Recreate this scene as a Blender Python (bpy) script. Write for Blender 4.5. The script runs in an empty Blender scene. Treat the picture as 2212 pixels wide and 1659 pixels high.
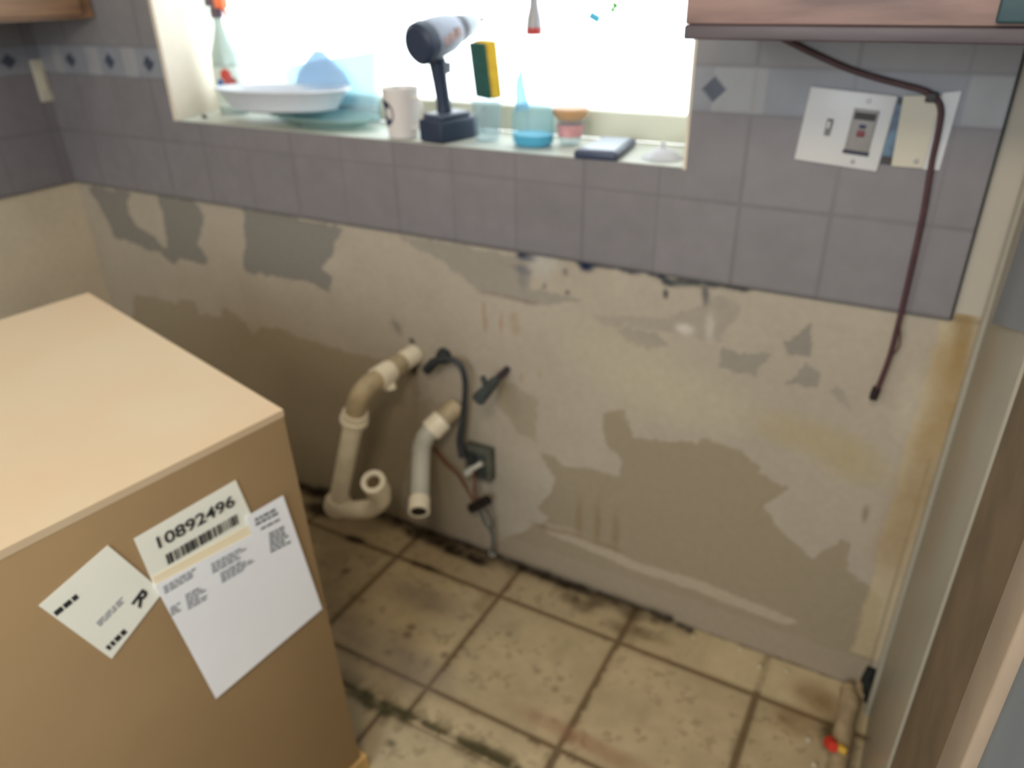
import bpy, bmesh, math, random
import numpy as np
from mathutils import Vector, Matrix
random.seed(7)
C = bpy.context.scene.collection

# ------------------------------------------------------------------ camera
cd = bpy.data.cameras.new('camera'); cam = bpy.data.objects.new('camera', cd); C.objects.link(cam)
cam.matrix_world = Matrix(((0.874826, -0.214869, 0.434178, 1.5371), (0.484161, 0.418076, -0.768636, -1.394),
                           (-0.016364, 0.882634, 0.469775, 1.411), (0, 0, 0, 1)))
cd.sensor_width = 36; cd.lens = 1634.56 / 2212 * 36; cd.clip_start = 0.02
cd.dof.use_dof = True; cd.dof.focus_distance = 0.55; cd.dof.aperture_fstop = (cd.lens / 1000) / 0.0056
bpy.context.scene.camera = cam
# ------------------------------------------------------------------ daylight outside
wd = bpy.data.worlds.new('daylight'); bpy.context.scene.world = wd; wd.use_nodes = True
bg = wd.node_tree.nodes['Background']; bg.inputs[0].default_value = (0.93, 0.97, 1.0, 1); bg.inputs[1].default_value = 5.0
# ------------------------------------------------------------------ kitchen lamp and added fill lights
def area(name, loc, tgt, size, power, col):
    l = bpy.data.lights.new(name, 'AREA'); l.shape = 'DISK'; l.size = size; l.energy = power; l.color = col
    o = bpy.data.objects.new(name, l); C.objects.link(o); o.location = loc
    o.rotation_euler = (Vector(tgt) - Vector(loc)).to_track_quat('-Z', 'Y').to_euler(); return o
area('ceiling_lamp_or_fill', (1.48, -1.75, 2.10), (0.5, -0.8, 0.5), 0.40, 15, (1.0, 0.86, 0.66))
area('ceiling_lamp_or_fill', (0.2, -2.6, 2.36), (0.4, -1.8, 0), 0.45, 10, (1.0, 0.88, 0.70))  # second warm lamp, added as fill for the walls
area('room_fill', (1.0, -3.05, 1.5), (0.4, 0, 0.7), 1.6, 54, (0.90, 0.95, 1.0))  # added cool fill from behind the camera, no window built there
vs = bpy.context.scene.view_settings
vs.view_transform = 'Standard'; vs.look = 'None'; vs.exposure = 0.0; vs.gamma = 1; vs.use_curve_mapping = False

# ------------------------------------------------------------------ helpers
def lin(c):
    return tuple(((v / 255 + 0.055) / 1.055) ** 2.4 if v > 10 else v / 255 / 12.92 for v in c)
MT = {}
def mat(name, col, rough=0.6, var=0.0, scale=20, metal=0, bump=0, spec=0.4, trans=None, stretch=None, col2=None):
    """procedural material; col as sRGB 0-255 albedo; var = noise mixing toward col2"""
    if name in MT: return MT[name]
    m = bpy.data.materials.new(name); m.use_nodes = True; nt = m.node_tree; p = nt.nodes['Principled BSDF']
    c = lin(col); p.inputs['Base Color'].default_value = (*c, 1)
    p.inputs['Roughness'].default_value = rough; p.inputs['Metallic'].default_value = metal
    p.inputs['Specular IOR Level'].default_value = spec
    if var or bump:
        tc = nt.nodes.new('ShaderNodeTexCoord'); mp = nt.nodes.new('ShaderNodeMapping'); n = nt.nodes.new('ShaderNodeTexNoise')
        if stretch: mp.inputs['Scale'].default_value = stretch
        nt.links.new(tc.outputs['Object'], mp.inputs[0]); nt.links.new(mp.outputs[0], n.inputs['Vector'])
        n.inputs['Scale'].default_value = scale; n.inputs['Detail'].default_value = 5
        if var:
            r = nt.nodes.new('ShaderNodeValToRGB')
            c2 = lin(col2) if col2 else tuple(v * (1 - var) for v in c)
            r.color_ramp.elements[0].position = 0.36; r.color_ramp.elements[0].color = (*c2, 1)
            r.color_ramp.elements[1].position = 0.64; r.color_ramp.elements[1].color = (*c, 1)
            nt.links.new(n.outputs['Fac'], r.inputs[0]); nt.links.new(r.outputs[0], p.inputs['Base Color'])
        if bump:
            b = nt.nodes.new('ShaderNodeBump'); b.inputs['Strength'].default_value = bump; b.inputs['Distance'].default_value = 0.002
            nt.links.new(n.outputs['Fac'], b.inputs['Height']); nt.links.new(b.outputs[0], p.inputs['Normal'])
    if trans is not None:      # clear plastic or glass: tinted see-through mixed with gloss
        out = nt.nodes['Material Output']; tr = nt.nodes.new('ShaderNodeBsdfTransparent'); mx = nt.nodes.new('ShaderNodeMixShader')
        tr.inputs[0].default_value = (*lin(trans[1]), 1); mx.inputs[0].default_value = trans[0]
        nt.links.new(p.outputs[0], mx.inputs[1]); nt.links.new(tr.outputs[0], mx.inputs[2]); nt.links.new(mx.outputs[0], out.inputs[0])
    MT[name] = m; return m
def attr_mat(name, rough=0.8, bumpd=0.0015, nscale=60, spec=0.3):
    m = bpy.data.materials.new(name); m.use_nodes = True; nt = m.node_tree; p = nt.nodes['Principled BSDF']
    a = nt.nodes.new('ShaderNodeVertexColor'); a.layer_name = 'Col'
    n = nt.nodes.new('ShaderNodeTexNoise'); n.inputs['Scale'].default_value = nscale; n.inputs['Detail'].default_value = 6
    tc = nt.nodes.new('ShaderNodeTexCoord'); nt.links.new(tc.outputs['Object'], n.inputs['Vector'])
    r = nt.nodes.new('ShaderNodeMapRange'); r.inputs['To Min'].default_value = 0.88; r.inputs['To Max'].default_value = 1.1
    nt.links.new(n.outputs['Fac'], r.inputs[0])
    v = nt.nodes.new('ShaderNodeVectorMath'); v.operation = 'SCALE'
    nt.links.new(a.outputs['Color'], v.inputs[0]); nt.links.new(r.outputs[0], v.inputs['Scale'])
    nt.links.new(v.outputs[0], p.inputs['Base Color'])
    b = nt.nodes.new('ShaderNodeBump'); b.inputs['Strength'].default_value = 0.5; b.inputs['Distance'].default_value = bumpd
    nt.links.new(n.outputs['Fac'], b.inputs['Height']); nt.links.new(b.outputs[0], p.inputs['Normal'])
    p.inputs['Roughness'].default_value = rough; p.inputs['Specular IOR Level'].default_value = spec
    return m

class MB:
    def __init__(s): s.bm = bmesh.new()
    def _add(s, verts, M=None):
        if M is not None: bmesh.ops.transform(s.bm, matrix=M, verts=verts)
        return verts
    def box(s, lo, hi, M=None, bev=0.0):
        lo, hi = Vector(lo), Vector(hi)
        r = bmesh.ops.create_cube(s.bm, size=1); v = r['verts']
        bmesh.ops.scale(s.bm, vec=hi - lo, verts=v); bmesh.ops.translate(s.bm, vec=(lo + hi) / 2, verts=v)
        if bev:
            es = list({e for q in v for e in q.link_edges})
            rr = bmesh.ops.bevel(s.bm, geom=es, offset=bev, segments=3, profile=0.5, affect='EDGES')
            v = list({q for f in rr['faces'] for q in f.verts} | {q for q in v if q.is_valid})
        s._add(v, M); return s
    def poly(s, pts3, nrm, th):
        """closed outline (list of 3-d points) given thickness th along nrm"""
        n = Vector(nrm).normalized() * th; a = [s.bm.verts.new(Vector(p)) for p in pts3]; b = [s.bm.verts.new(Vector(p) + n) for p in pts3]
        k = len(a); s.bm.faces.new(a[::-1]); s.bm.faces.new(b)
        for i in range(k): s.bm.faces.new((a[i], a[(i + 1) % k], b[(i + 1) % k], b[i]))
        return s
    def tube(s, pts, r, seg=16, cap=True, smooth=True, hollow=0):
        pts = [Vector(p) for p in pts]
        rs = r if isinstance(r, (list, tuple)) else [r] * len(pts)
        if smooth and len(pts) > 2:
            P, Q = [], []
            for i in range(len(pts) - 1):
                p0, p1, p2, p3 = pts[max(i - 1, 0)], pts[i], pts[i + 1], pts[min(i + 2, len(pts) - 1)]
                for k in range(6):
                    t = k / 6
                    P.append(0.5 * ((2 * p1) + (p2 - p0) * t + (2 * p0 - 5 * p1 + 4 * p2 - p3) * t * t + (3 * p1 - p0 - 3 * p2 + p3) * t ** 3))
                    Q.append(rs[i] * (1 - t) + rs[i + 1] * t)
            P.append(pts[-1]); Q.append(rs[-1]); pts, rs = P, Q
        up = None; rings = []
        for i, p in enumerate(pts):
            d = (pts[min(i + 1, len(pts) - 1)] - pts[max(i - 1, 0)]).normalized()
            if up is None: up = d.orthogonal().normalized()
            up = (up - d * up.dot(d)).normalized(); w = d.cross(up)
            rings.append([s.bm.verts.new(p + (up * math.cos(a) + w * math.sin(a)) * rs[i]) for a in [2 * math.pi * k / seg for k in range(seg)]])
        for a, b in zip(rings, rings[1:]):
            for k in range(seg): s.bm.faces.new((a[k], a[(k + 1) % seg], b[(k + 1) % seg], b[k]))
        if hollow:      # open end with wall thickness and a dark inside
            d = (pts[-1] - pts[-2]).normalized()
            c = pts[-1]; prev = rings[-1]
            for rr, dep in ((hollow, 0), (hollow, -0.03)):
                w = d.cross(up)
                ring = [s.bm.verts.new(c + d * dep + (up * math.cos(a) + w * math.sin(a)) * rr) for a in [2 * math.pi * k / seg for k in range(seg)]]
                for k in range(seg): s.bm.faces.new((prev[k], prev[(k + 1) % seg], ring[(k + 1) % seg], ring[k]))
                prev = ring
            s.bm.faces.new(prev)
            if cap: s.bm.faces.new(rings[0][::-1])
        elif cap:
            s.bm.faces.new(rings[0][::-1]); s.bm.faces.new(rings[-1])
        return s
    def lathe(s, prof, seg=32, M=None, sx=1, sy=1):
        """profile [(r,z)] revolved about z"""
        rings = []; vs = []
        for r, z in prof:
            if r < 1e-6: ring = [s.bm.verts.new((0, 0, z))]
            else: ring = [s.bm.verts.new((r * math.cos(2 * math.pi * k / seg) * sx, r * math.sin(2 * math.pi * k / seg) * sy, z)) for k in range(seg)]
            rings.append(ring); vs += ring
        for a, b in zip(rings, rings[1:]):
            for k in range(seg):
                q = [a[k % len(a)], a[(k + 1) % len(a)], b[(k + 1) % len(b)], b[k % len(b)]]
                q = list(dict.fromkeys(q))
                if len(q) > 2: s.bm.faces.new(q)
        s._add(vs, M); return s
    def build(s, name, material, parent=None, smooth=True, label=None, kind=None):
        bmesh.ops.recalc_face_normals(s.bm, faces=s.bm.faces)
        me = bpy.data.meshes.new(name); s.bm.to_mesh(me); s.bm.free(); me.materials.append(material)
        if smooth:
            me.shade_smooth()
            me.set_sharp_from_angle(angle=math.radians(38))
        o = bpy.data.objects.new(name, me); C.objects.link(o)
        if parent: o.parent = parent
        if label: o['label'] = label
        if kind: o['kind'] = kind
        return o
def thing(name, label, cat, loc=(0, 0, 0), rz=0, group=None):
    o = bpy.data.objects.new(name, None); C.objects.link(o); o.location = loc; o.rotation_euler = (0, 0, rz)
    o.empty_display_size = 0.05; return tag(o, label, cat, group)
def tag(o, label, cat, group=None):
    o['label'] = label; o['category'] = cat
    if group: o['group'] = group
    return o
def text_mesh(name, body, size, material, M, parent, ext=0.0002, bold=0.0):
    cu = bpy.data.curves.new(name, 'FONT'); cu.body = body; cu.size = size; cu.extrude = ext; cu.offset = bold
    t = bpy.data.objects.new(name, cu); C.objects.link(t); bpy.context.view_layer.update()
    me = bpy.data.meshes.new_from_object(t.evaluated_get(bpy.context.evaluated_depsgraph_get()))
    bpy.data.objects.remove(t); bpy.data.curves.remove(cu)
    me.transform(M); me.materials.clear(); me.materials.append(material); me.name = name
    o = bpy.data.objects.new(name, me); C.objects.link(o); o.parent = parent; return o

# value noise on numpy grids, used for ragged tears and dirt
_rng = np.random.RandomState(5); _tab = _rng.rand(256, 256)
def vnoise(x, y):
    xi, yi = np.floor(x).astype(int), np.floor(y).astype(int); fx, fy = x - xi, y - yi
    fx, fy = fx * fx * (3 - 2 * fx), fy * fy * (3 - 2 * fy)
    g = lambda a, b: _tab[a % 256, b % 256]
    return (g(xi, yi) * (1 - fx) + g(xi + 1, yi) * fx) * (1 - fy) + (g(xi, yi + 1) * (1 - fx) + g(xi + 1, yi + 1) * fx) * fy
def fbm(x, y): return vnoise(x, y) * .5 + vnoise(x * 2.1 + 9, y * 2.1) * .3 + vnoise(x * 4.3, y * 4.3 + 5) * .2
def inside(X, Y, poly):
    r = np.zeros(X.shape, bool); n = len(poly)
    for i in range(n):
        (x1, y1), (x2, y2) = poly[i], poly[(i + 1) % n]
        if y1 == y2: continue
        c = ((Y > y1) != (Y > y2)) & (X < (x2 - x1) * (Y - y1) / (y2 - y1) + x1); r ^= c
    return r
def segdist(X, Y, a, b):
    ax, ay = a; bx, by = b; dx, dy = bx - ax, by - ay; L = dx * dx + dy * dy + 1e-12
    t = np.clip(((X - ax) * dx + (Y - ay) * dy) / L, 0, 1); return np.hypot(X - ax - t * dx, Y - ay - t * dy)
def mixc(col, m, c):   # blend colour c by mask m
    c = np.array(lin(c)); m = np.clip(m, 0, 1)[..., None]; return col * (1 - m) + c * m
def grid(name, u0, u1, v0, v1, step, to3, colf, material, parent=None, hole=None):
    nu, nv = int(round((u1 - u0) / step)) + 1, int(round((v1 - v0) / step)) + 1
    U, V = np.meshgrid(np.linspace(u0, u1, nu), np.linspace(v0, v1, nv), indexing='ij')
    P = to3(U, V).reshape(-1, 3); col = colf(U, V).reshape(-1, 3)
    i = np.arange(nu * nv).reshape(nu, nv)
    F = np.stack([i[:-1, :-1], i[1:, :-1], i[1:, 1:], i[:-1, 1:]], -1).reshape(-1, 4)
    if hole:
        cu = (U[:-1, :-1] + U[1:, 1:]).reshape(-1) / 2; cv = (V[:-1, :-1] + V[1:, 1:]).reshape(-1) / 2
        F = F[~((cu > hole[0]) & (cu < hole[1]) & (cv > hole[2]) & (cv < hole[3]))]
    me = bpy.data.meshes.new(name); me.vertices.add(len(P)); me.vertices.foreach_set('co', P.astype(np.float32).ravel())
    me.loops.add(F.size); me.loops.foreach_set('vertex_index', F.astype(np.int32).ravel())
    me.polygons.add(len(F)); me.polygons.foreach_set('loop_start', np.arange(0, F.size, 4, dtype=np.int32))
    me.update(calc_edges=True); me.validate()
    ca = me.color_attributes.new('Col', 'FLOAT_COLOR', 'POINT')
    ca.data.foreach_set('color', np.c_[col, np.ones(len(col))].astype(np.float32).ravel())
    me.materials.append(material)
    o = bpy.data.objects.new(name, me); C.objects.link(o)
    if parent: o.parent = parent
    return o

# ------------------------------------------------------------------ measures (metres)
XL, XR = -0.767, 1.66          # left and right walls
Z0, T, B = 0.8943, 0.1545, 0.0736   # foot of the wall tile, tile module, border height
GX = 1.5436; TXR = 1.606       # one joint, right end of the tile
WX0, WX1, WZ0 = -0.235, 1.123, 1.103   # window opening
CEIL = 2.44

# ------------------------------------------------------------------ bare wallboard of the back wall
PAPER = (160, 151, 136); TORN = (122, 118, 111); TORNW = (146, 135, 115)
torn = [  # outlines of the torn off paper, metres on the wall (x, z)
 (TORN, 1.0, [(-0.717,0.882),(-0.656,0.765),(-0.656,0.732),(-0.592,0.732),(-0.544,0.718),(-0.452,0.713),(-0.4,0.685),(-0.353,0.706),(-0.254,0.7),(-0.242,0.723),(-0.268,0.76),(-0.248,0.803),(-0.222,0.846),(-0.233,0.877),(-0.275,0.892),(-0.399,0.891),(-0.398,0.838),(-0.406,0.776),(-0.413,0.726),(-0.467,0.758),(-0.52,0.782),(-0.55,0.813),(-0.549,0.848),(-0.516,0.886)]),
 (TORN, 1.0, [(-0.064,0.89),(0.285,0.882),(0.253,0.845),(0.239,0.809),(0.19,0.765),(0.225,0.742),(0.205,0.698),(0.161,0.709),(0.134,0.717),(0.025,0.713),(-0.104,0.705),(-0.104,0.743),(-0.075,0.787)]),
 (TORNW, 1.0, [(-0.631,0.547),(-0.54,0.554),(-0.425,0.553),(-0.408,0.568),(-0.345,0.573),(-0.342,0.532),(-0.238,0.545),(-0.215,0.582),(-0.14,0.544),(-0.119,0.512),(-0.084,0.543),(0.008,0.553),(0.058,0.541),(0.158,0.537),(0.255,0.53),(0.396,0.548),(0.454,0.538),(0.474,0.516),(0.456,0.301),(0.394,0.205),(0.373,0.069),(0.416,-0.035),(0.191,-0.159),(-1.058,-0.65),(-0.741,0.32)]),
((138, 126, 104), 0.9, [(0.827,0.39),(0.868,0.385),(0.887,0.361),(0.917,0.378),(1.031,0.381),(1.034,0.434),(1,0.459),(0.983,0.538),(1.037,0.564),(1.061,0.498),(1.2,0.521),(1.214,0.542),(1.298,0.532),(1.341,0.511),(1.342,0.488),(1.4,0.475),(1.361,0.416),(1.408,0.359),(1.478,0.317),(1.503,0.355),(1.52,0.384),(1.537,0.378),(1.548,0.308),(1.585,0.29),(1.622,0.268),(1.643,0.106),(1.637,-0.014),(1.097,-0.029),(0.729,-0.045),(0.657,0.017),(0.857,0.195),(0.817,0.21),(0.856,0.282),(0.868,0.328),(0.843,0.347)]),
 (TORNW, 0.9, [(0.71,0.546),(0.755,0.562),(0.792,0.54),(0.819,0.536),(0.814,0.414),(0.772,0.421),(0.737,0.462),(0.699,0.492)]),
 (TORN, 0.55, [(0.45,0.885),(0.772,0.881),(0.812,0.864),(0.794,0.813),(0.931,0.805),(0.84,0.777),(0.673,0.779),(0.637,0.802),(0.575,0.838),(0.505,0.854)]),
 (TORN, 0.8, [(1.346,0.792),(1.389,0.841),(1.396,0.777),(1.358,0.772)]),
 (TORN, 0.7, [(1.389,0.762),(1.425,0.747),(1.421,0.712),(1.358,0.71),(1.381,0.73)]),
 (TORN, 0.6, [(1.235,0.76),(1.27,0.752),(1.306,0.77),(1.325,0.762),(1.309,0.734),(1.301,0.711),(1.236,0.712)]),
 (TORN, 0.45, [(1.456,0.728),(1.47,0.719),(1.484,0.686),(1.47,0.692),(1.442,0.711)]),
 (TORN, 0.6, [(1.011,0.758),(1.092,0.764),(1.119,0.741),(1.082,0.721),(1.027,0.74)]),
 (TORN, 0.35, [(0.951,0.776),(1.115,0.797),(1.22,0.866),(1.258,0.854),(1.232,0.77),(1.127,0.769),(0.973,0.759)]),
 (TORNW, 0.5, [(0.468,0.448),(0.584,0.451),(0.596,0.284),(0.672,0.031),(0.418,-0.017),(0.39,0.204)]),
]
# light remains standing inside the torn areas
light = [(0.844,0.175),(0.922,0.182),(1.092,0.145),(1.236,0.155),(1.477,0.133),(1.455,0.108),(1.239,0.12),(1.075,0.119),(0.844,0.145)]
blobs = [  # stains and painted shade: x, z, radius x, radius z, colour, strength
]
def stain_or_shade(lst, col, s, rx, rz):
    for x, z in lst: blobs.append((x, z, rx, rz, col, s))
stain_or_shade([(0.786,0.884),(0.8,0.882)], (40, 48, 70), 1, .020, .010)
stain_or_shade([(0.928,0.892),(0.942,0.893),(0.935,0.884)], (22, 34, 62), 1, .017, .012)
stain_or_shade([(0.968,0.891),(0.999,0.891),(1.034,0.891)], (60, 62, 70), .9, .025, .008)
stain_or_shade([(1.078,0.892),(1.096,0.886),(1.108,0.876)], (42, 46, 58), 1, .012, .009)
stain_or_shade([(1.122,0.878),(1.143,0.884),(1.164,0.887),(1.2,0.889)], (62, 66, 68), .95, .020, .009)
stain_or_shade([(1.231,0.892),(1.253,0.892)], (42, 44, 48), 1, .018, .010)
stain_or_shade([(1.108,0.849)], (40, 44, 58), .9, .006, .010)
stain_or_shade([(1.187,0.87),(1.191,0.856)], (80, 80, 82), .8, .007, .015)
stain_or_shade([(0.89,0.817)], (70, 70, 72), .8, .006, .006)
stain_or_shade([(0.835,0.822),(0.884,0.863)], (90, 92, 92), .7, .006, .009)
stain_or_shade([(0.783,0.852)], (84, 86, 96), .7, .022, .010)
stain_or_shade([(0.78,0.832)], (110, 110, 112), .5, .012, .03)
stain_or_shade([(0.698,0.779),(0.747,0.778),(0.794,0.778)], (112, 96, 92), .55, .03, .006)
stain_or_shade([(0.679,0.737),(0.68,0.702)], (140, 112, 84), .5, .006, .022)
stain_or_shade([(0.725,0.711)], (146, 104, 72), .6, .005, .024)
stain_or_shade([(0.758,0.728),(0.763,0.704)], (140, 118, 88), .45, .012, .014)
stain_or_shade([(0.774,0.583),(0.823,0.603)], (146, 122, 84), .5, .006, .012)
stain_or_shade([(0.421,0.638),(0.41,0.649)], (110, 104, 96), .5, .012, .018)
stain_or_shade([(0.461,0.61)], (44, 44, 44), .95, .009, .007)
stain_or_shade([(0.845,0.885),(0.823,0.871)], (168, 164, 156), .6, .03, .03)
stain_or_shade([(1.155,0.782)], (190, 184, 172), .8, .02, .012)
stain_or_shade([(1.203,0.799)], (176, 170, 158), .8, .009, .03)
stain_or_shade([(1.009,0.69),(1.087,0.629),(1.19,0.621)], (170, 162, 140), .5, .12, .07)
stain_or_shade([(1.634,0.872),(1.635,0.837),(1.636,0.802),(1.622,0.903)], (128, 104, 60), .6, .014, .03)
stain_or_shade([(1.642,0.757),(1.639,0.709),(1.63,0.648),(1.622,0.816)], (150, 126, 84), .6, .03, .05)
stain_or_shade([(1.632,0.566),(1.623,0.497),(1.617,0.403)], (144, 122, 88), .55, .035, .07)
stain_or_shade([(1.576,0.741),(1.578,0.693)], (176, 166, 148), .5, .02, .05)
stain_or_shade([(1.47,0.6),(1.519,0.561),(1.381,0.607)], (160, 144, 104), .4, .07, .04)
stain_or_shade([(1.555,0.461)], (112, 102, 84), .7, .006, .022)
stain_or_shade([(0.984,0.227),(1.033,0.217),(0.934,0.223)], (116, 92, 60), .4, .01, .06)
stain_or_shade([(0.844,0.16),(0.922,0.167),(0.999,0.163)], (112, 88, 62), .5, .05, .008)
stain_or_shade([(0.471,0.564),(0.458,0.535)], (36, 38, 44), .9, .012, .022)  # dark of the wall hole and shadow beside the trap pipe, painted on
stain_or_shade([(0.561,0.597)], (44, 46, 48), .85, .014, .016)
stain_or_shade([(0.068,0.015),(0.041,-0.03)], (34, 28, 20), .9, .03, .02)
def wall_color(X, Z):
    col = np.ones(X.shape + (3,)) * np.array(lin(PAPER))
    n = fbm(X * 9, Z * 9); col *= (0.92 + 0.16 * n)[..., None]
    col = mixc(col, np.clip((Z - 0.75) * 3, 0, 1) * 0.35 * (X > 1.0), (170, 165, 155))
    jx = (fbm(X * 30, Z * 30) - .5) * .018 + (fbm(X * 90 + 7, Z * 90) - .5) * .008
    jz = (fbm(X * 30 + 50, Z * 30) - .5) * .018 + (fbm(X * 90, Z * 90 + 31) - .5) * .008
    for c, s, poly in torn:
        m = inside(X + jx, Z + jz, poly).astype(float) * s
        col = mixc(col, m, c)
    m = inside(X + jx * .4, Z + jz * .4, light).astype(float) * .55; col = mixc(col, m, (176, 164, 146))
    # band along the floor, where a skirting board once sat
    m = ((Z + jz * .3) < 0.088) * (X > 0.62) * (X < 1.64) * 0.45; col = mixc(col, m, (150, 138, 122))
    # plaster along the right hand edge
    m = np.clip((X - TXR + .015 + jx) / .006, 0, 1) * (Z > 0.1); col = mixc(col, m * .55, (182, 166, 132))
    m = (np.abs(X - 1.636) < .0025) * (Z < .62); col = mixc(col, m * .6, (108, 94, 70))
    # dirty line at the floor
    n2 = fbm(X * 40, Z * 40)
    m = np.exp(-(Z / .017) ** 2) * (0.7 + .8 * (n2 - .3)) * (X < 1.2); col = mixc(col, m * 1.3, (42, 32, 22))
    m = np.exp(-(Z / .006) ** 2) * (X >= 1.2) * n2 * 1.3; col = mixc(col, m, (60, 48, 34))
    # crisp line of shade and mould under the tile
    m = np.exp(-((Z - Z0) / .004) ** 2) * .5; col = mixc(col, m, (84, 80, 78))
    for x, z, rx, rz, c, s in blobs:
        d = ((X + jx * .5 - x) / rx) ** 2 + ((Z + jz * .5 - z) / rz) ** 2
        col = mixc(col, s * np.clip(1.5 * np.exp(-d) - .15, 0, 1) * (0.75 + .5 * n2), c)
    return col
MW = attr_mat('bare_wallboard', 0.85)
wb = grid('wall_back', XL, XR, 0, Z0 + 0.01, 0.004, lambda U, V: np.stack([U, U * 0, V], -1), wall_color, MW)
wb['kind'] = 'structure'
mp = mat('painted_plaster', (170, 164, 152), 0.8, 0.06, 8)
w = MB()      # solid masonry behind the finishes, round the opening
w.box((XL - .1, 0.001, -0.02), (XR + .1, 0.14, WZ0 - .002)); w.box((XL - .1, 0.001, WZ0 - .002), (WX0 - .07, 0.14, CEIL))
w.box((WX1 + .002, 0.001, WZ0 - .002), (XR + .1, 0.22, CEIL)); w.box((WX0 - .07, 0.001, 2.0), (WX1 + .002, 0.22, CEIL))
w.box((XL - .1, .14, -.02), (XR + .1, .24, WZ0 - .03)); w.box((XL - .1, .14, WZ0 - .03), (WX0 - .1, .24, CEIL))
w.build('masonry', mp, wb, kind='structure')

# ------------------------------------------------------------------ wall tile
TILE = (117, 114, 118); TILE_B = (130, 135, 144); GROUT = (92, 89, 92)
def tile_color(X, Z, joints=GX, dia=(), lightt=(), seed=0):
    k = np.floor((X - joints) / T); row = np.floor((Z - Z0) / T)
    zb = Z - (Z0 + 2 * T)
    isb = (zb >= 0) & (zb < B); up = zb >= B
    col = np.ones(X.shape + (3,)) * np.array(lin(TILE))
    rnd = vnoise(k * 3.7 + 11 + seed, row * 5.3 + 3); n = fbm(X * 16 + seed, Z * 16)
    col *= (0.93 + .08 * rnd + .14 * (n - .4))[..., None]
    col = mixc(col, isb * (.75 + .4 * (n - .5)), TILE_B)
    col = mixc(col, up * .4, (122, 124, 124))
    for a, b in lightt:
        m = (X > a) & (X < b) & isb; col = mixc(col, m * .25, (176, 176, 170))
    for x in dia:
        m = (np.abs(X - x) / .022 + np.abs(zb - B / 2) / .021) < 1; col = mixc(col, m * .9, (46, 54, 74))
    g = .003
    gx = np.abs((X - joints + T / 2) % T - T / 2) < g
    zr = np.where(zb < 0, np.abs((Z - Z0 + T / 2) % T - T / 2), np.minimum(np.abs(zb), np.abs(zb - B)))
    gm = np.where(isb, 0.25, .6) * (gx | (zr < g) & (Z > Z0 + .02))
    col = mixc(col, gm * (.5 + .6 * n), GROUT)
    col = mixc(col, (Z < Z0 + .006) * .5, (80, 76, 76)); return col
MTL = attr_mat('glazed_wall_tile', 0.42, 0.0006, 25, 0.45)
GXL = GX - 15 * T
dias = [[(-0.621,1.24)][0][0], [(-0.454,1.241)][0][0], [(-0.299,1.241)][0][0], [(1.166,1.238)][0][0]]
lts = [([(-0.699,1.238)][0][0], [(-0.661,1.239)][0][0]), ([(-0.548,1.24)][0][0], [(-0.494,1.242)][0][0]), ([(-0.398,1.244)][0][0], [(-0.346,1.246)][0][0]),
       ([(1.548,1.252)][0][0], TXR), (WX1 + .04, WX1 + .13)]
def bt(U, V): return tile_color(U, V, GX, dias, lts)
def yb(U, V): return np.stack([U, U * 0 - .009, V], -1)
tl = grid('wall_tile', XL, WX0, Z0, 2.0, .0039, yb, bt, MTL, wb); tl['kind'] = 'structure'
tl = grid('wall_tile', WX0, WX1, Z0, WZ0, .0039, yb, bt, MTL, wb); tl['kind'] = 'structure'
tl = grid('wall_tile', WX1, TXR, Z0, 2.0, .0039, yb, bt, MTL, wb); tl['kind'] = 'structure'
ed = MB(); ed.box((TXR - .001, -.009, Z0), (TXR + .003, 0, 2.0)); ed.box((XL, -.0088, Z0 - .0015), (TXR, 0, Z0))
ed.build('tile_edge', mat('tile_edge_grout', (62, 66, 64), .9, .3, 60), wb, kind='structure')

# ------------------------------------------------------------------ left wall, half tiled too
def lw_color(Y, Z):
    col = np.ones(Y.shape + (3,)) * np.array(lin((190, 178, 156)))
    col *= (0.9 + .2 * fbm(Y * 7, Z * 7))[..., None]; return col
wl = grid('wall_left', -3.2, 0, 0, CEIL, .01, lambda U, V: np.stack([U * 0 + XL, U, V], -1), lw_color, MW); wl['kind'] = 'structure'
dl = [(-0.101,1.246)][0][0]
tl = grid('wall_tile', -.9, 0, Z0, 1.75, .0039, lambda U, V: np.stack([U * 0 + XL + .009, U, V], -1),
          lambda U, V: tile_color(U, V, -.04, [dl, dl - T], [], 40), MTL, wl); tl['kind'] = 'structure'
ml = MB(); ml.box((XL - .1, -3.3, -.02), (XL - .001, .0, CEIL)); ml.build('masonry', mp, wl, kind='structure')

# ------------------------------------------------------------------ right wall with old door trim
mwhite = mat('gloss_white_paint', (150, 146, 134), 0.28, 0.12, 10, stretch=(1, 1, .25), spec=.5)
mbrown = mat('brown_strip', (112, 94, 70), 0.7, 0.25, 12)
mblue = mat('blue_grey_paint', (120, 128, 136), 0.6, 0.1, 9)
wr = MB(); wr.box((XR, -3.2, 0), (XR + .1, .0, CEIL)); wr = wr.build('wall_right', mblue, kind='structure')
t = MB(); t.box((XR - .006, -.53, .0), (XR + .002, -.012, CEIL), bev=.002); t.tube([(XR - .006, -.06, 0), (XR - .006, -.06, CEIL)], .008, smooth=False)
t.build('trim_1', mwhite, kind='structure')
t = MB(); t.box((XR - .002, -.825, .0), (XR + .002, -.53, CEIL)); t.build('trim_2', mbrown, kind='structure')  # flat strip, darker brown than the trim on either side
t = MB(); t.box((XR - .010, -.90, .0), (XR + .002, -.825, CEIL), bev=.003); t.build('trim_3', mat('dull_cream_paint', (150, 134, 116), .6, .15, 12), kind='structure')

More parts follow.
